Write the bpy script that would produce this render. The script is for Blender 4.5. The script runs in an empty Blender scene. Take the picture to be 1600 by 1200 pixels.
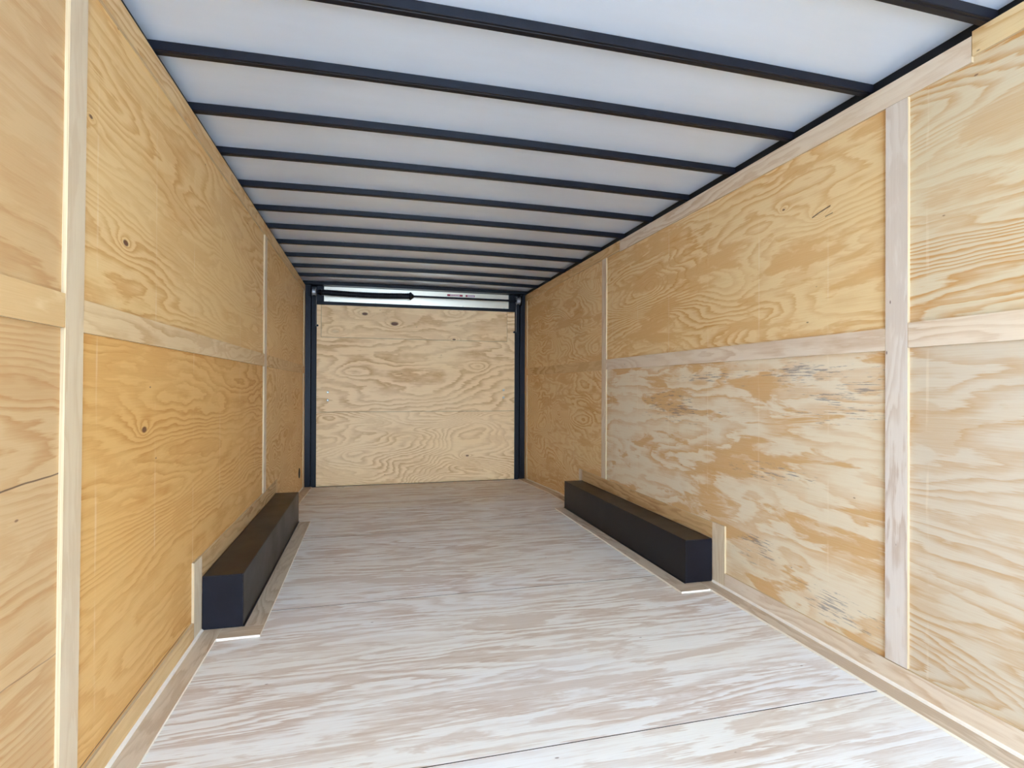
import bpy, bmesh, math, random
from mathutils import Vector, Matrix

# ------------------------------------------------------------------ camera, world, light, exposure
S = bpy.context.scene
COL = S.collection
W = 2.46          # inner width between batten faces
D = 6.256         # inner end of the side walls (ramp door end)
H = 2.126         # top of the wall lining
ZC = 2.167        # roof skin at its edges
Y0 = -2.6        # open end behind the camera

cd = bpy.data.cameras.new('camera')
cam = bpy.data.objects.new('camera', cd)
COL.objects.link(cam)
cd.sensor_width = 36.0
cd.lens = 853.95 / 1600.0 * 36.0
cd.clip_start = 0.02
R_ = Vector((0.96810148, -0.2505227, 0.00422998))
U_ = Vector((-0.00514235, -0.00298738, 0.99998232))
F_ = Vector((0.25050563, 0.96810612, 0.00418036))
m = Matrix.Identity(4)
for i in range(3):
    m[i][0], m[i][1], m[i][2] = R_[i], U_[i], -F_[i]
m[0][3], m[1][3], m[2][3] = 0.6854, 0.0, 1.0455
cam.matrix_world = m
S.camera = cam

S.view_settings.view_transform = 'Standard'
S.view_settings.look = 'None'
S.view_settings.exposure = 1.08
S.view_settings.gamma = 1.0
S.view_settings.use_curve_mapping = False
S.cycles.max_bounces = 12
S.cycles.diffuse_bounces = 8
S.cycles.glossy_bounces = 6
S.cycles.sample_clamp_indirect = 8.0

wd = bpy.data.worlds.new('sky')
S.world = wd
wd.use_nodes = True
wd.node_tree.nodes['Background'].inputs[0].default_value = (0.63, 0.865, 1.18, 1)
wd.node_tree.nodes['Background'].inputs[1].default_value = 9.0

def area_light(name, loc, rot, sx, sy, power, color):
    l = bpy.data.lights.new(name, 'AREA')
    l.shape = 'RECTANGLE'; l.size = sx; l.size_y = sy
    l.energy = power; l.color = color
    o = bpy.data.objects.new(name, l); COL.objects.link(o)
    o.location = loc; o.rotation_euler = rot
    return o
# added fill light under the roof behind the camera, not a trailer lamp
area_light('added_fill_light', (1.25, -0.9, 2.12), (0, 0, 0), 1.2, 0.5, 20, (0.85, 0.95, 1.0))

# ------------------------------------------------------------------ node helpers and materials
def srgb(r, g, b):
    f = lambda c: (c / 255 / 12.92) if c / 255 <= 0.04045 else ((c / 255 + 0.055) / 1.055) ** 2.4
    return (f(r), f(g), f(b), 1.0)

class NT:
    def __init__(s, mat):
        mat.use_nodes = True
        s.t = mat.node_tree
        s.b = s.t.nodes['Principled BSDF']
    def n(s, typ, **kw):
        nd = s.t.nodes.new(typ)
        for k, v in kw.items(): setattr(nd, k, v)
        return nd
    def put(s, sock, v):
        if isinstance(v, bpy.types.NodeSocket): s.t.links.new(v, sock)
        elif v is not None: sock.default_value = v
    def m(s, op, a, b=None, c=None, clamp=False):
        nd = s.n('ShaderNodeMath', operation=op, use_clamp=clamp)
        s.put(nd.inputs[0], a); s.put(nd.inputs[1], b); s.put(nd.inputs[2], c)
        return nd.outputs[0]
    def xyz(s, x, y, z):
        nd = s.n('ShaderNodeCombineXYZ')
        for i, v in enumerate((x, y, z)): s.put(nd.inputs[i], v)
        return nd.outputs[0]
    def noise(s, vec, scale=1.0, detail=2.0, rough=0.5, dist=0.0):
        nd = s.n('ShaderNodeTexNoise')
        s.put(nd.inputs['Vector'], vec)
        nd.inputs['Scale'].default_value = scale; nd.inputs['Detail'].default_value = detail
        nd.inputs['Roughness'].default_value = rough; nd.inputs['Distortion'].default_value = dist
        return nd.outputs['Fac']
    def ramp(s, fac, stops, interp='LINEAR'):
        nd = s.n('ShaderNodeValToRGB')
        s.put(nd.inputs[0], fac)
        e = nd.color_ramp.elements
        nd.color_ramp.interpolation = interp
        while len(e) < len(stops): e.new(0.5)
        for k, (p, c) in enumerate(stops):
            e[k].position = p
            e[k].color = c if isinstance(c, tuple) else (c, c, c, 1)
        return nd.outputs[0]
    def mix(s, f, a, b, mode='MIX'):
        nd = s.n('ShaderNodeMix', data_type='RGBA', blend_type=mode)
        s.put(nd.inputs[0], f); s.put(nd.inputs[6], a); s.put(nd.inputs[7], b)
        return nd.outputs[2]
    def sstep(s, v, a, b):
        nd = s.n('ShaderNodeMapRange', interpolation_type='SMOOTHSTEP')
        s.put(nd.inputs[0], v)
        nd.inputs[1].default_value = a; nd.inputs[2].default_value = b
        return nd.outputs[0]

def ply(name, axes, seed, light, dark, rings=16, stretch=(0.55, 2.6), amp=1.0, tilt=6.0,
        knots=(), streaks=(), stain=None, rough=0.5, warm=None, blot=0.5, gloss=0.4, contrast=1.0, wob=1.5, feather=0.8, studs=None, wig=0.02):
    """Rotary-cut plywood: growth rings are the contour bands of a stretched noise field.
    axes = (grain axis, cross axis) of the world position; knots = (a, b, size, dark) in metres."""
    mat = bpy.data.materials.new(name)
    t = NT(mat)
    g = t.n('ShaderNodeNewGeometry')
    sp = t.n('ShaderNodeSeparateXYZ')
    t.put(sp.inputs[0], g.outputs['Position'])
    a = sp.outputs['XYZ'.index(axes[0])]
    b = sp.outputs['XYZ'.index(axes[1])]
    sa, sb = stretch
    v1 = t.xyz(t.m('MULTIPLY', a, sa), t.m('MULTIPLY', b, sb), seed * 7.31)
    f1 = t.noise(v1, 1.0, 2.0, 0.42, 0.25)
    v2 = t.xyz(t.m('MULTIPLY', a, 5.0), t.m('MULTIPLY', b, 11.0), seed * 3.7)
    f2 = t.noise(v2, 1.0, 2.0, 0.5)
    ph = t.m('MULTIPLY', f1, rings * amp * 2.2)
    ph = t.m('MULTIPLY_ADD', f2, wob, ph)
    v3 = t.xyz(t.m('MULTIPLY', a, 14.0), t.m('MULTIPLY', b, 34.0), seed * 1.7)
    f3 = t.noise(v3, 1.0, 3.0, 0.6)
    ph = t.m('MULTIPLY_ADD', f3, 0.30, ph)
    ph = t.m('MULTIPLY_ADD', b, tilt, ph)
    v6 = t.xyz(t.m('MULTIPLY', a, 7.0), t.m('MULTIPLY', b, 320.0), seed)
    f6 = t.noise(v6, 1.0, 3.0, 0.6)
    v10 = t.xyz(t.m('MULTIPLY', a, 5.0), t.m('MULTIPLY', b, 90.0), seed + 4)
    f10 = t.noise(v10, 1.0, 3.0, 0.65)
    ph = t.m('MULTIPLY_ADD', f10, feather, ph)
    kd = None
    for (ka, kb, kr, dk) in knots:
        da = t.m('MULTIPLY', t.m('SUBTRACT', a, ka), 0.5)
        db = t.m('SUBTRACT', b, kb)
        d2 = t.m('ADD', t.m('MULTIPLY', da, da), t.m('MULTIPLY', db, db))
        q = t.m('DIVIDE', (kr * 2.2) ** 2, t.m('ADD', d2, (kr * 2.2) ** 2))
        ph = t.m('MULTIPLY_ADD', q, 3.2, ph)
        if dk > 0:
            core = t.m('MULTIPLY', t.sstep(t.m('SQRT', d2), kr, kr * 0.55), dk)
            kd = core if kd is None else t.m('MAXIMUM', kd, core)
    fr = t.m('FRACT', ph)
    band = t.ramp(fr, [(0.0, 0.05), (0.34, 0.10), (0.60, 0.62), (0.84, 1.0), (0.93, 0.35), (1.0, 0.05)])
    # strength of the rings changes over the sheet
    v4 = t.xyz(t.m('MULTIPLY', a, 1.3), t.m('MULTIPLY', b, 3.6), seed * 5.1 + 20)
    f4 = t.sstep(t.noise(v4, 1.0, 3.0, 0.55), 0.28, 0.72)
    k = t.m('MULTIPLY', band, t.m('MULTIPLY_ADD', f4, 0.75, 0.30))
    # solid patches of late wood
    v5 = t.xyz(t.m('MULTIPLY', a, 1.9), t.m('MULTIPLY', b, 9.0), seed * 2.3 + 50)
    f5 = t.sstep(t.noise(v5, 1.0, 5.0, 0.6, 0.4), 0.52, 0.60)
    k = t.m('MAXIMUM', k, t.m('MULTIPLY', f5, blot))
    # fibres
    k = t.m('ADD', k, t.m('MULTIPLY', t.m('SUBTRACT', f6, 0.5), 0.55))
    k = t.m('MULTIPLY', k, contrast, clamp=True)
    col = t.mix(k, srgb(*light), srgb(*dark))
    # broad tone drift
    v7 = t.xyz(t.m('MULTIPLY', a, 0.8), t.m('MULTIPLY', b, 2.0), seed * 9.1)
    f7 = t.sstep(t.noise(v7, 1.0, 2.0, 0.5), 0.3, 0.7)
    w2 = warm or (255, 250, 236)
    col = t.mix(t.m('MULTIPLY', f7, 0.55), col, t.mix(1.0, col, srgb(*w2), 'MULTIPLY'))
    if kd is not None:
        col = t.mix(kd, col, srgb(92, 48, 30))
    for (a0, a1, b0, b1, wd_, st) in streaks:      # cracks and dark seams along the grain
        tt = t.m('DIVIDE', t.m('SUBTRACT', a, a0), a1 - a0)
        line = t.m('MULTIPLY_ADD', tt, b1 - b0, b0)
        line = t.m('MULTIPLY_ADD', t.m('SUBTRACT', f2, 0.5), wig, line)
        dd = t.m('ABSOLUTE', t.m('SUBTRACT', b, line))
        mk = t.m('MULTIPLY', t.sstep(dd, wd_, wd_ * 0.3),
                 t.m('MULTIPLY', t.sstep(tt, 0.0, 0.05), t.sstep(tt, 1.0, 0.95)))
        col = t.mix(t.m('MULTIPLY', mk, st), col, srgb(70, 45, 35))
    if stain:
        tot = None
        for (ca, cb, ra, rb) in stain:
            ea = t.m('DIVIDE', t.m('SUBTRACT', a, ca), ra)
            eb = t.m('DIVIDE', t.m('SUBTRACT', b, cb), rb)
            e = t.m('SQRT', t.m('ADD', t.m('MULTIPLY', ea, ea), t.m('MULTIPLY', eb, eb)))
            e = t.sstep(e, 1.0, 0.25)
            tot = e if tot is None else t.m('MAXIMUM', tot, e)
        v8 = t.xyz(t.m('MULTIPLY', a, 14.0), t.m('MULTIPLY', b, 170.0), seed + 3)
        f8 = t.noise(v8, 1.0, 4.0, 0.6)
        v9 = t.xyz(t.m('MULTIPLY', a, 4.0), t.m('MULTIPLY', b, 22.0), seed + 9)
        f9 = t.noise(v9, 1.0, 2.0, 0.5)
        s_ = t.m('ADD', t.m('MULTIPLY', f8, 0.75), t.m('MULTIPLY', f9, 0.35))
        s_ = t.m('MULTIPLY_ADD', tot, 0.13, s_)
        mk = t.m('MULTIPLY', t.sstep(s_, 0.715, 0.80), t.sstep(tot, 0.0, 0.3))
        col = t.mix(t.m('MULTIPLY', mk, 0.6), col, srgb(98, 98, 110))
    if studs is not None:      # faint pale rub marks where the sheet is nailed to each stud
        q = t.m('FRACT', t.m('DIVIDE', t.m('SUBTRACT', a, studs), 0.406))
        q = t.m('ABSOLUTE', t.m('SUBTRACT', q, 0.5))
        vb = t.noise(t.xyz(t.m('MULTIPLY', a, 30.0), t.m('MULTIPLY', b, 5.0), seed), 1.0, 3.0, 0.6)
        mk = t.m('MULTIPLY', t.sstep(q, 0.018, 0.005), t.sstep(vb, 0.42, 0.62))
        col = t.mix(t.m('MULTIPLY', mk, 0.22), col, srgb(244, 230, 204))
    # tiny dark specks
    vo = t.n('ShaderNodeTexVoronoi', feature='F1')
    t.put(vo.inputs['Vector'], t.xyz(t.m('MULTIPLY', a, 2.6), t.m('MULTIPLY', b, 6.0), seed * 1.3))
    vo.inputs['Scale'].default_value = 1.6
    sk = t.sstep(vo.outputs['Distance'], 0.035, 0.018)
    col = t.mix(t.m('MULTIPLY', sk, 0.7), col, srgb(96, 58, 40))
    t.put(t.b.inputs['Base Color'], col)
    t.put(t.b.inputs['Roughness'], t.m('MULTIPLY_ADD', k, 0.12, rough))
    t.b.inputs['Specular IOR Level'].default_value = gloss
    bp = t.n('ShaderNodeBump')
    bp.inputs['Strength'].default_value = 0.25; bp.inputs['Distance'].default_value = 0.002
    t.put(bp.inputs['Height'], t.m('MULTIPLY_ADD', f6, 0.6, t.m('MULTIPLY', k, -0.4)))
    t.put(t.b.inputs['Normal'], bp.outputs[0])
    return mat

def plain(name, rgb, rough=0.5, metal=0.0, var=0.06, scale=6.0, spec=0.5, stretch=(1, 1, 1), rvar=0.0, coat=0.0):
    mat = bpy.data.materials.new(name)
    t = NT(mat)
    g = t.n('ShaderNodeNewGeometry')
    mp = t.n('ShaderNodeMapping')
    t.put(mp.inputs[0], g.outputs['Position'])
    mp.inputs['Scale'].default_value = stretch
    f = t.noise(mp.outputs[0], scale, 4.0, 0.6)
    c = srgb(*rgb)
    lo = tuple(x * (1 - var) for x in c[:3]) + (1,)
    hi = tuple(min(1, x * (1 + var)) for x in c[:3]) + (1,)
    t.put(t.b.inputs['Base Color'], t.ramp(f, [(0.3, lo), (0.7, hi)]))
    t.b.inputs['Metallic'].default_value = metal
    if rvar: t.put(t.b.inputs['Roughness'], t.m('MULTIPLY_ADD', t.m('SUBTRACT', f, 0.5), rvar, rough))
    else: t.b.inputs['Roughness'].default_value = rough
    t.b.inputs['Specular IOR Level'].default_value = spec
    t.b.inputs['Coat Weight'].default_value = coat
    return mat

M_EDGE = plain('ply_cut_edge', (196, 172, 136), 0.7, 0, 0.30, 1, 0.15, (420, 3, 3))
M_FEDGE = plain('floor_ply_cut_edge', (236, 226, 208), 0.7, 0, 0.10, 1, 0.15, (3, 3, 300))
M_BLACK = plain('black_painted_steel', (19, 20, 28), 0.38, 0, 0.20, 20, 0.22, rvar=0.15)
M_BOX = plain('black_sheet_metal', (22, 21, 28), 0.34, 0, 0.25, 5, 0.24, rvar=0.2)
M_RAIL = plain('black_roof_rail_paint', (13, 15, 22), 0.5, 0, 0.2, 14, 0.25)
M_ROOF = plain('roof_sheet_metal', (218, 231, 248), 0.36, 0.25, 0.02, 3, 0.5, (0.6, 3, 1))
M_ALU = plain('bright_aluminium', (244, 230, 206), 0.30, 0.95, 0.02, 2, 0.5, (1, 1, 1))
M_CAST = plain('cast_aluminium', (170, 172, 176), 0.45, 0.8, 0.1, 30)
M_STEEL = plain('zinc_steel', (200, 198, 190), 0.35, 0.8, 0.05, 30)
M_RED = plain('red_label_print', (176, 38, 56), 0.5, 0, 0.05, 30)
M_PAPER = plain('pale_label_paper', (226, 205, 205), 0.5, 0, 0.03, 30)
M_DARK = plain('dark_substrate', (60, 48, 42), 0.9, 0, 0.1, 10)  # dark brown of the floor base, sheet edges and door core
M_SKIN = plain('outer_skin', (60, 62, 66), 0.5, 0.3, 0.05, 3)
M_CAULK = plain('pale_corner_bead', (236, 226, 212), 0.5, 0, 0.05, 25)
M_CONC = plain('concrete_yard', (222, 222, 222), 0.85, 0, 0.15, 2)

# ------------------------------------------------------------------ mesh helpers
def box_bm(bm, x0, x1, y0, y1, z0, z1, face_axis=None):
    v = [bm.verts.new((x, y, z)) for x in (x0, x1) for y in (y0, y1) for z in (z0, z1)]
    fs = [((0, 1, 3, 2), 0), ((4, 6, 7, 5), 0), ((0, 4, 5, 1), 1), ((2, 3, 7, 6), 1), ((0, 2, 6, 4), 2), ((1, 5, 7, 3), 2)]
    for idx, ax in fs:
        f = bm.faces.new([v[i] for i in idx])
        if face_axis is not None and ax != face_axis: f.material_index = 1
    return bm

def link(name, bm, mats, parent=None, bevel=0.0, smooth=False, **props):
    bmesh.ops.recalc_face_normals(bm, faces=bm.faces)
    me = bpy.data.meshes.new(name)
    if smooth:
        for f in bm.faces: f.smooth = True
    bm.to_mesh(me); bm.free()
    for mm in (mats if isinstance(mats, (list, tuple)) else [mats]): me.materials.append(mm)
    o = bpy.data.objects.new(name, me); COL.objects.link(o)
    if parent:
        o.parent = parent
        o.matrix_parent_inverse = Matrix.Translation(-parent.location)
    if bevel:
        b = o.modifiers.new('bevel', 'BEVEL'); b.width = bevel; b.segments = 2; b.limit_method = 'ANGLE'
    for k, v in props.items(): o[k] = v
    return o

def box(name, x0, x1, y0, y1, z0, z1, mat, parent=None, bevel=0.0, face_axis=None, **props):
    return link(name, box_bm(bmesh.new(), x0, x1, y0, y1, z0, z1, face_axis),
                [mat, M_EDGE] if face_axis is not None else mat, parent, bevel, **props)

def empty(name, loc, **props):
    o = bpy.data.objects.new(name, None); COL.objects.link(o)
    o.location = loc; o.empty_display_size = 0.1
    for k, v in props.items(): o[k] = v
    return o

def lathe(bm, prof, c, axis='X', seg=20):
    """prof = [(t, r)...] along axis from the point c."""
    rings = []
    for t, r in prof:
        ring = []
        for k in range(seg):
            an = 2 * math.pi * k / seg
            p, q = r * math.cos(an), r * math.sin(an)
            if axis == 'X': co = (c[0] + t, c[1] + p, c[2] + q)
            elif axis == 'Y': co = (c[0] + p, c[1] + t, c[2] + q)
            else: co = (c[0] + p, c[1] + q, c[2] + t)
            ring.append(bm.verts.new(co))
        rings.append(ring)
    for r0, r1 in zip(rings, rings[1:]):
        for k in range(seg):
            bm.faces.new((r0[k], r0[(k + 1) % seg], r1[(k + 1) % seg], r1[k]))
    bm.faces.new(rings[0]); bm.faces.new(rings[-1])
    return bm

# ------------------------------------------------------------------ the setting: floor
KY = 5.05
def fz(y):                      # the tail of the floor dips towards the ramp
    return 0.0 if y <= KY else -0.058 * (y - KY) / (D - KY)

floor = box('floor', -0.06, W + 0.06, Y0, KY, -0.10, -0.016, M_DARK, None, kind='structure')
def slab(name, x0, x1, y0, y1, t0, t1, mats, parent, face=True, **pr):
    """a board lying on the floor, following the dip; t0, t1 = heights above the floor surface"""
    bm = bmesh.new()
    ys = [y0, y1]
    if y0 < KY < y1: ys = [y0, KY, y1]
    L = []
    for y in ys:
        L.append([bm.verts.new((x0, y, fz(y) + t0)), bm.verts.new((x1, y, fz(y) + t0)),
                  bm.verts.new((x1, y, fz(y) + t1)), bm.verts.new((x0, y, fz(y) + t1))])
    for A, B in zip(L, L[1:]):
        for k in range(4):
            f = bm.faces.new((A[k], A[(k + 1) % 4], B[(k + 1) % 4], B[k]))
            f.material_index = 0 if k == 2 else 1
    for E_ in (L[0], L[-1]):
        f = bm.faces.new(E_); f.material_index = 1
    return link(name, bm, mats, parent, **pr)

slab('floor_base', -0.06, W + 0.06, KY, D + 0.13, -0.10, -0.016, [M_DARK, M_DARK], floor)
FL = dict(light=(231, 230, 228), dark=(198, 180, 166))
seams = [Y0, 0.293, 1.513, 2.735, 3.975, KY, D + 0.02]
for i in range(6):
    y0, y1 = seams[i] + 0.0018, seams[i + 1] - 0.0018
    mt = ply('floor_plywood', 'XY', 11.3 + 3.1 * i, rings=6, stretch=(0.6, 4.0), tilt=5, blot=0.55, wob=0.9, feather=1.5,
             rough=0.46, gloss=0.45, contrast=1.3, **FL)
    slab('plywood_sheet', -0.009, W + 0.009, y0, y1, -0.015, 0.0, [mt, M_DARK], floor)

FB = dict(light=(206, 188, 166), dark=(166, 140, 114))
def fb_mat(ax, s): return ply('floor_batten_wood', ax, s, rings=7, stretch=(0.7, 5.0), tilt=4, blot=0.5, rough=0.45, gloss=0.45, **FB)
T = 0.009
SW, BW, BH, BN, BF = 0.2456, 0.1612, 0.236, 2.565, 4.425
for side in (0, 1):
    X = (lambda x: x) if side == 0 else (lambda x: W - x)
    def fs(name, xa, xb, ya, yb, ax, sd):
        slab(name, min(X(xa), X(xb)), max(X(xa), X(xb)), ya, yb, 0.0, T, [fb_mat(ax, sd), M_FEDGE], floor)
    q = 40 + side * 20
    fs('floor_batten', 0.0, 0.078, Y0, BN, 'YX', q + 1)                 # along the wall, near
    fs('floor_batten', 0.080, SW, 2.465, BN - 0.001, 'XY', q + 2)       # across the near end of the wheel box
    fs('floor_batten', BW, SW, BN, BF, 'YX', q + 3)                     # along the inner side of the box
    fs('floor_batten', 0.0, 0.078, BF + 0.001, D - 0.01, 'YX', q + 4)   # along the wall, far

# ------------------------------------------------------------------ side walls
PANELS = {
 'left': dict(light=(232, 196, 138), dark=(206, 154, 90), blot=0.35),
 'right': dict(light=(236, 208, 158), dark=(210, 158, 92), blot=0.4),
}
def un_panels(side):
    x_in = -0.010 if side == 'left' else W + 0.010
    out = -1 if side == 'left' else 1
    xa, xb = sorted((x_in, x_in + out * 0.009))
    xs0, xs1 = sorted((x_in + out * 0.0095, x_in + out * 0.085))
    wall = box('wall_' + side, xs0, xs1, Y0, D, -0.16, 2.05, M_SKIN, None, kind='structure')
    ysp = [Y0, 1.512, 3.975, D]
    zsp = [-0.06, 1.214, H]
    C_ = PANELS[side]
    spec = {
     ('left', 0, 0): dict(seed=2.2, rings=10, stretch=(0.35, 3.4), tilt=26, light=(204, 170, 124), dark=(184, 138, 88),
                          streaks=[(1.20, 1.50, 0.835, 0.842, 0.003, 0.8), (1.25, 1.50, 0.445, 0.43, 0.0018, 0.5)]),
     ('left', 0, 1): dict(seed=3.9, rings=7, stretch=(0.35, 3.0), tilt=10, light=(206, 172, 126), dark=(188, 144, 96), contrast=0.9,
                          streaks=[(1.15, 1.36, 1.86, 1.87, 0.004, 0.6)]),
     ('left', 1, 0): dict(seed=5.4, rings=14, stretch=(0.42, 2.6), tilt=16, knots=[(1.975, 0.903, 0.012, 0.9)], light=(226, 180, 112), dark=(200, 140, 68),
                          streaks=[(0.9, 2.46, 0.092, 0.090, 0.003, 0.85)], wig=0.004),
     ('left', 1, 1): dict(seed=8.15, rings=14, stretch=(0.42, 2.8), tilt=8, knots=[(1.83, 1.46, 0.011, 0.9), (1.62, 1.73, 0.006, .9)]),
     ('left', 2, 0): dict(seed=9.7, rings=15, stretch=(1.0, 2.6), tilt=4),
     ('left', 2, 1): dict(seed=12.4, rings=15, stretch=(1.0, 2.6), tilt=4),
     ('right', 0, 0): dict(seed=14.6, rings=12, stretch=(0.4, 2.8), tilt=14, contrast=1.15, light=(208, 196, 176), dark=(190, 156, 116)),
     ('right', 0, 1): dict(seed=15.2, rings=14, stretch=(0.35, 3.2), tilt=18, feather=0.6, contrast=1.15, light=(216, 202, 172), dark=(196, 150, 94)),
     ('right', 1, 0): dict(seed=18.5, rings=5, stretch=(0.7, 3.2), tilt=2, blot=0.95, contrast=0.9, light=(229, 216, 192), dark=(208, 164, 106),
                           stain=[(2.3, 1.10, 1.15, 0.10), (2.9, 0.93, 0.75, 0.16), (1.75, 0.98, 0.45, 0.2), (2.25, 0.27, 0.30, 0.15), (1.8, 0.18, 0.4, 0.09), (2.2, .65, .5, .10)]),
     ('right', 1, 1): dict(seed=21.1, rings=15, stretch=(0.6, 2.8), tilt=12, streaks=[(1.80, 1.90, 1.775, 1.755, 0.004, 0.9), (1.79, 1.83, 1.745, 1.74, 0.003, 0.8)], knots=[(1.86, 1.76, 0.010, 0.0), (3.25, 1.72, 0.03, 0.0), (2.06, 1.84, .005, .9)], blot=0.6),
     ('right', 2, 0): dict(seed=23.3, rings=15, stretch=(0.9, 2.6), tilt=5, blot=0.6, knots=[(5.1, 0.78, 0.05, 0.0)]),
     ('right', 2, 1): dict(seed=26.8, rings=15, stretch=(0.9, 2.6), tilt=5, blot=0.6, knots=[(4.9, 1.62, 0.06, 0.0)]),
    }
    for i in range(3):
        for j in range(2):
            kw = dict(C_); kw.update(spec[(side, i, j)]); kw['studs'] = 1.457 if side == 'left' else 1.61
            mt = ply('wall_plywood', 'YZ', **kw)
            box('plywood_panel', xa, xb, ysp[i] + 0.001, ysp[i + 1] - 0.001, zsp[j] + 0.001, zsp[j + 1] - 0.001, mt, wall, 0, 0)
    return wall, x_in
walls = {s: un_panels(s) for s in ('left', 'right')}

BT = dict(light=(228, 212, 188), dark=(200, 170, 136))
_bs = [100.0]
def batten(side, y0, y1, z0, z1, grain='Y', name='batten', skew=0.0, parent=None, tone=None, **kw):
    _bs[0] += 1.37
    c = dict(BT)
    if tone: c.update(tone)
    ax = 'YZ' if grain == 'Y' else 'ZY'
    mt = ply('batten_wood', ax, _bs[0], rings=6, stretch=(0.8, 6.0), tilt=5, blot=0.45, **c, **kw)
    wall, x_in = walls[side]
    face = 0.0 if side == 'left' else W
    xa, xb = sorted((x_in, face))
    bm = box_bm(bmesh.new(), xa, xb, y0, y1, z0, z1, 0)
    if skew:
        for v in bm.verts: v.co.y += skew * (v.co.z - 1.0)
    return link(name, bm, [mt, M_EDGE], parent or wall)

GOLD = dict(light=(224, 192, 142), dark=(196, 150, 94))
PINK = dict(light=(226, 211, 192), dark=(204, 178, 150))
# left wall
batten('left', Y0, 3.74, 2.052, H, tone=GOLD)
batten('left', 3.742, D, 2.052, H, tone=GOLD)
batten('left', Y0, 1.484, 1.177, 1.256, tone=GOLD)
batten('left', 1.568, 3.938, 1.174, 1.254, tone=dict(light=(224, 196, 154), dark=(198, 158, 110)))
batten('left', 4.02, 6.17, 1.174, 1.254, tone=GOLD)
batten('left', 1.484, 1.566, 0.087, 2.051, 'Z', skew=0.014, tone=dict(light=(216, 196, 166), dark=(200, 172, 138)))
batten('left', 3.938, 4.020, 0.326, 2.051, 'Z', tone=PINK)
batten('left', 6.172, D, -0.05, 2.051, 'Z', tone=GOLD)
# right wall
batten('right', Y0, 1.262, 2.060, 2.136, tone=dict(light=(228, 202, 154), dark=(206, 164, 108)))
batten('right', 1.264, 3.70, 2.043, H - 0.003, tone=PINK)
batten('right', 3.702, D, 2.052, H, tone=GOLD)
batten('right', Y0, 1.466, 1.183, 1.268, tone=PINK)
batten('right', 1.552, 3.938, 1.178, 1.257, tone=PINK)
batten('right', 4.02, 6.17, 1.176, 1.256, tone=GOLD)
batten('right', 1.468, 1.551, 0.087, 2.042, 'Z', tone=dict(light=(222, 212, 202), dark=(200, 182, 166)))
batten('right', 3.940, 4.020, 0.326, 2.051, 'Z', tone=PINK)
batten('right', 6.172, D, -0.05, 2.051, 'Z', tone=GOLD)
for side in ('left', 'right'):
    wall, x_in = walls[side]
    tn = GOLD if side == 'left' else PINK
    batten(side, BN + 0.001, BF - 0.001, BH + 0.002, 0.322, 'Y', 'wheel_box_batten', tone=dict(light=(212, 178, 130), dark=(176, 132, 84)))
    batten(side, 2.462, BN, 0.010, 0.325, 'Z', 'wheel_box_batten', tone=dict(light=(224, 208, 182), dark=(208, 184, 152)))
    batten(side, BF, 4.500, 0.010, 0.325, 'Z', 'wheel_box_batten', tone=tn)
    bb = batten(side, Y0, 2.460, 0.010, 0.084, 'Y', 'baseboard_' + side, tone=tn)
    bb.parent = None; bb['kind'] = 'structure'
    # pale bead in the wall to floor corner
    for (y0, y1) in ((Y0, 2.56), (BF + 0.08, D - 0.01)):
        bm = bmesh.new()
        sgn = 1 if side == 'left' else -1
        xw = 0.0 if side == 'left' else W
        if y0 > 3: xw -= sgn * 0.0098
        ys = [y0, y1] if y1 < KY else [y0, KY, y1]
        L = []
        for y in ys:
            zb = fz(y) + T
            L.append([bm.verts.new((xw, y, zb)), bm.verts.new((xw + sgn * 0.009, y, zb)), bm.verts.new((xw + sgn * 0.0065, y, zb + 0.0065)), bm.verts.new((xw, y, zb + 0.009))])
        for A, B in zip(L, L[1:]):
            for k in range(4): bm.faces.new((A[k], A[(k + 1) % 4], B[(k + 1) % 4], B[k]))
        bm.faces.new(L[0]); bm.faces.new(L[-1])
        link('corner_bead', bm, M_CAULK, wall)

# small oval black cable cover low on the left wall
bm = bmesh.new()
lathe(bm, [(0, 0.052), (0.004, 0.052), (0.007, 0.042)], (-0.0099, 5.89, 0.158), 'X', 20)
for v in bm.verts: v.co.y = 5.89 + (v.co.y - 5.89) * 0.9
link('vent_cover', bm, M_RAIL, walls['left'][0], label='small round black cover')

# ------------------------------------------------------------------ roof
NX = 24
def arch(x):
    return ZC + 0.012 * (1 - ((x - W / 2) / (W / 2 + 0.05)) ** 2)
def strip(bm, ya, yb, zoff0, zoff1, xa=-0.05, xb=W + 0.05, prof=None):
    """an arched bar across the trailer; prof = cross-section [(y, dz)]"""
    prof = prof or [(ya, zoff0), (yb, zoff0), (yb, zoff1), (ya, zoff1)]
    rings = []
    for k in range(NX + 1):
        x = xa + (xb - xa) * k / NX
        rings.append([bm.verts.new((x, y, arch(x) + dz)) for y, dz in prof])
    n = len(prof)
    for A, B in zip(rings, rings[1:]):
        for k in range(n): bm.faces.new((A[k], A[(k + 1) % n], B[(k + 1) % n], B[k]))
    bm.faces.new(rings[0]); bm.faces.new(rings[-1])
    return bm
ceiling = link('ceiling', strip(bmesh.new(), Y0, D + 0.2, 0.001, 0.02), M_ROOF, None, smooth=False, kind='structure')
bows = [-0.62, -0.22, 0.19, 0.60, 1.00, 1.195 + 0.01, 1.62, 2.010, 2.413, 2.826, 3.254, 3.67, 4.075, 4.50, 4.925, 5.36, 5.79]
bows.remove(1.00)
bows[3] = 0.78; bows[2] = 0.37; bows[1] = -0.04; bows[0] = -0.45
bows += [-0.86, -1.27, -1.68, -2.09, -2.5]
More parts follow.
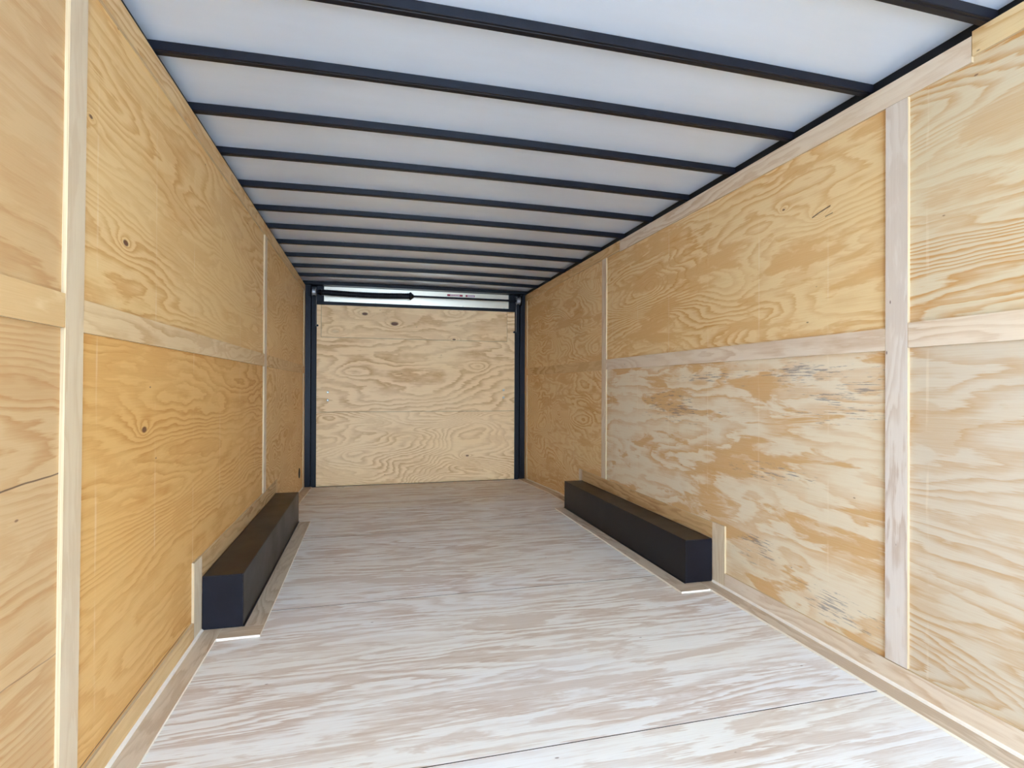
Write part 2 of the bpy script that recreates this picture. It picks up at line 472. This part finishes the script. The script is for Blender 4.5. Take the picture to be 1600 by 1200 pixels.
for y in bows:
    w, h = 0.036, 0.030
    prof = [(y, 0), (y + w + 0.0, 0), (y + w, -h + 0.002), (y + w - 0.002, -h), (y + 0.014, -h), (y + 0.012, -h + 0.0025),
            (y + 0.008, -h + 0.0025), (y + 0.006, -h), (y + 0.002, -h), (y, -h + 0.002)]
    link('roof_bow', strip(bmesh.new(), 0, 0, 0, 0, -0.03, W + 0.03, prof), M_BLACK, ceiling)
for x0, x1 in ((-0.085, -0.022), (W + 0.022, W + 0.085)):
    box('roof_rail', x0, x1, Y0, D, 2.052, ZC + 0.004, M_RAIL, ceiling, 0.003)

# ------------------------------------------------------------------ ramp end: steel frame and plywood lined ramp door
frame = empty('trim_1', (W / 2, D, 0), kind='structure')
fzb = -0.075
for s in (0, 1):
    X = (lambda x: x) if s == 0 else (lambda x: W - x)
    def fbx(name, xa, xb, ya, yb, za, zb, mat=M_BLACK, bev=0.003):
        return box(name, min(X(xa), X(xb)), max(X(xa), X(xb)), ya, yb, za, zb, mat, frame, bev)
    fbx('frame_post', -0.05, 0.058, D + 0.002, D + 0.12, fzb, 2.16)
    fbx('post_flange', 0.060, 0.112, D + 0.030, D + 0.12, fzb, 2.10, M_RAIL)
    fbx('header_gusset', 0.114, 0.185, D + 0.034, D + 0.12, 1.964, 2.13)
box('header_beam', 0.113, W - 0.113, D + 0.020, D + 0.11, 1.930, 1.963, M_RAIL, frame, 0.003)
box('top_beam', -0.05, W + 0.05, D - 0.05, D + 0.10, 2.132, 2.166, M_RAIL, frame, 0.003)
al = box('header_sheet', 0.187, W - 0.187, D + 0.060, D + 0.066, 1.964, 2.131, M_ALU, frame, 0, label='bright aluminium sheet')
for k in range(5):
    bm = lathe(bmesh.new(), [(0, 0.006), (-0.003, 0.005)], (0.24 + k * 0.495, D + 0.0599, 1.975), 'Y', 10)
    link('rivet', bm, M_STEEL, al)
box('door_backing', 0.0, W, D + 0.125, D + 0.16, -0.3, 2.2, M_SKIN, frame)

door = empty('door_1', (W / 2, D + 0.045, -0.055), kind='structure')
DL = dict(light=(249, 216, 166), dark=(210, 164, 112))
YD = D + 0.045
mats = {
 'low': ply('door_plywood', 'XZ', 201.2, rings=13, stretch=(0.8, 2.4), tilt=10, blot=0.3, knots=[(1.78, 0.235, 0.012, 0.8), (1.2, 0.43, 0.07, 0)], **DL),
 'mid': ply('door_plywood', 'XZ', 206.6, rings=7, stretch=(0.45, 1.9), tilt=4, blot=0.15, knots=[(1.9, 1.27, 0.03, 0.0), (0.5, 1.2, 0.05, 0)], **DL),
 'top': ply('door_plywood', 'XZ', 211.9, rings=4, stretch=(0.8, 1.8), tilt=1, blot=0.35, contrast=0.85,
            knots=[(0.62, 1.845, 0.020, 0.9), (0.945, 1.745, 0.026, 0.9), (0.31, 1.64, 0.022, 0.15), (1.62, 1.585, 0.012, 0.8), (1.62, 1.90, 0.03, 0.0)], **DL),
}
def dbox(x0, x1, z0, z1, k):
    box('plywood_board', x0, x1, YD, YD + 0.012, z0, z1, mats[k], door, 0, 1)
dbox(0.114, W - 0.114, -0.058, 0.752, 'low')
dbox(0.114, W - 0.114, 0.755, 1.573, 'mid')
dbox(0.114, 0.158, 1.5732, 1.929, 'mid')
dbox(W - 0.206, W - 0.114, 1.5732, 1.929, 'mid')
dbox(0.161, W - 0.209, 1.576, 1.929, 'top')
box('door_core', 0.114, W - 0.114, YD + 0.0125, YD + 0.05, -0.07, 1.929, M_DARK, door)
for (x, z) in ((0.232, 0.973), (0.232, 0.884), (2.212, 1.0), (2.212, 0.912)):
    link('bolt_head', lathe(bmesh.new(), [(0.0005, 0.013), (-0.003, 0.013), (-0.006, 0.007)], (x, YD, z), 'Y', 16), M_STEEL, door, smooth=False)
for (x, z) in ((0.122, 1.70), (W - 0.122, 1.69)):
    link('cable_anchor', lathe(bmesh.new(), [(0.0005, 0.011), (-0.012, 0.011), (-0.014, 0.006)], (x, YD, z), 'Y', 12), M_BLACK, door)

# ------------------------------------------------------------------ things
def thing_props(o, label, cat, group=None):
    o['label'] = label; o['category'] = cat
    if group: o['group'] = group

# wheel boxes
for s, lab in ((0, 'long black sheet-metal wheel box on the floor against the left wall'),
               (1, 'long black sheet-metal wheel box on the floor against the right wall')):
    X = (lambda x: x) if s == 0 else (lambda x: W - x)
    e = empty('wheel_box', (X(BW / 2), (BN + BF) / 2, 0.001))
    thing_props(e, lab, 'wheel box', 'black wheel boxes on the floor')
    def bb_(name, xa, xb, ya, yb, za, zb, bev=0.002):
        return box(name, min(X(xa), X(xb)), max(X(xa), X(xb)), ya, yb, za, zb, M_BOX, e, bev)
    t_ = 0.003
    bb_('side_plate', BW - t_, BW, BN, BF, 0.002, BH, 0.001)
    bb_('top_plate', 0.0015, BW - t_ - 0.0004, BN, BF, BH - t_, BH, 0.001)
    bb_('end_plate', 0.0015, BW - t_ - 0.0004, BN, BN + t_, 0.010, BH - t_ - 0.0004, 0.0008)
    bb_('end_plate', 0.0015, BW - t_ - 0.0004, BF - t_, BF, 0.010, BH - t_ - 0.0004, 0.0008)
    # bottom hem strip seen as the thin dark line round the foot
    bb_('foot_flange', BW + 0.0003, BW + 0.006, BN, BF, T + 0.0005, T + 0.004, 0)

# torsion spring shaft above the ramp door
SY, SZ = D - 0.035, 2.052
sp = empty('torsion_spring', (W / 2, SY, SZ))
thing_props(sp, 'black torsion spring shaft with grey cable drums above the plywood ramp door', 'door spring')
link('shaft', lathe(bmesh.new(), [(0, 0.0115), (W - 0.10, 0.0115)], (0.05, SY, SZ), 'X', 14), M_BLACK, sp, smooth=False)
prof = []
x = 0.0
while x < 0.93:
    prof += [(x, 0.028), (x + 0.003, 0.0335), (x + 0.006, 0.0335), (x + 0.009, 0.028)]
    x += 0.0105
bm = lathe(bmesh.new(), prof, (0.17, SY, SZ), 'X', 16)
for v in bm.verts:
    u = (v.co.x - 0.17) / 0.93
    v.co.z -= 0.010 * math.sin(math.pi * min(1, max(0, u)))
link('coil', bm, M_BLACK, sp)
link('end_cone', lathe(bmesh.new(), [(0, 0.034), (0.010, 0.045), (0.016, 0.045), (0.05, 0.016)], (1.10, SY, SZ), 'X', 16), M_RAIL, sp)
link('end_cone', lathe(bmesh.new(), [(0, 0.016), (0.03, 0.034), (0.040, 0.036)], (0.128, SY, SZ), 'X', 16), M_RAIL, sp)
for s in (0, 1):
    X = (lambda x: x) if s == 0 else (lambda x: W - x)
    c = 0.094
    pr = [(-0.022, 0.046), (-0.018, 0.048), (-0.014, 0.036), (0.014, 0.036), (0.018, 0.048), (0.022, 0.046)]
    link('cable_drum', lathe(bmesh.new(), pr, (X(c), SY, SZ), 'X', 24), M_CAST, sp)
    link('cable', lathe(bmesh.new(), [(0, 0.0022), (-0.355, 0.0022)], (X(0.113), D - 0.012, SZ - 0.01), 'Z', 8), M_CAST, sp)
    xa, xb = sorted((X(0.052), X(0.060)))
    box('bearing_plate', xa, xb, SY - 0.05, D + 0.001, SZ - 0.055, SZ + 0.055, M_BLACK, sp, 0.002)

# two red and white warning stickers on the aluminium sheet
YS = D + 0.0585
def sticker(x0, x1, z0, z1, lab, kind):
    e = empty('warning_sticker', ((x0 + x1) / 2, YS, z0))
    thing_props(e, lab, 'sticker', 'warning stickers on the header sheet')
    box('paper', x0, x1, YS, YS + 0.0012, z0, z1, M_PAPER, e)
    Yf, Yb = YS - 0.0006, YS - 0.0001
    def r(xa, xb, za, zb): box('red_print', xa, xb, Yf, Yb, za, zb, M_RED, e)
    if kind == 0:
        r(x0, x0 + 0.036, z0, z1); r(x1 - 0.036, x1, z0, z1)
        r(x0 + 0.037, x1 - 0.037, z0, z0 + 0.003); r(x0 + 0.037, x1 - 0.037, z1 - 0.003, z1)
        n = 9
        for k in range(n):      # row of small illegible red characters
            xx = x0 + 0.044 + (x1 - x0 - 0.088) * k / n
            r(xx, xx + 0.007, z0 + 0.008, z1 - 0.007)
    else:
        r(x0, x0 + 0.022, z0, z1); r(x1 - 0.008, x1, z0, z1)
        r(x0 + 0.023, x1 - 0.009, z0, z0 + 0.003); r(x0 + 0.023, x1 - 0.009, z1 - 0.003, z1)
        for k in range(5):
            xx = x0 + 0.030 + 0.012 * k
            r(xx, xx + 0.006, z0 + 0.009, z1 - 0.009)
sticker(1.540, 1.720, 2.088, 2.110, 'longer red and white sticker on the aluminium header sheet', 0)
sticker(1.755, 1.862, 2.088, 2.110, 'shorter red-edged white sticker right of the longer one', 1)

# two small bright strike plates let into the floor in front of the ramp door
for i, (x0, x1, y, lab) in enumerate(((0.325, 0.415, 6.16, 'small bright metal plate on the floor at the left of the ramp door'),
                                     (2.065, 2.150, 6.19, 'small bright metal plate on the floor at the right of the ramp door'))):
    z = fz(y) + 0.0008
    e = empty('floor_plate', ((x0 + x1) / 2, y, z))
    thing_props(e, lab, 'metal plate', 'bright floor plates at the ramp door')
    box('plate', x0, x1, y - 0.02, y + 0.02, z, z + 0.003, M_STEEL, e, 0.0008)
    for xx in (x0 + 0.012, x1 - 0.012):
        link('screw', lathe(bmesh.new(), [(0, 0.005), (0.0015, 0.004)], (xx, y, z + 0.0031), 'Z', 10), M_CAST, e)

# ------------------------------------------------------------------ ground outside the open end
box('ground', -8, 10, -14, 8, -0.62, -0.60, M_CONC, None, kind='structure')
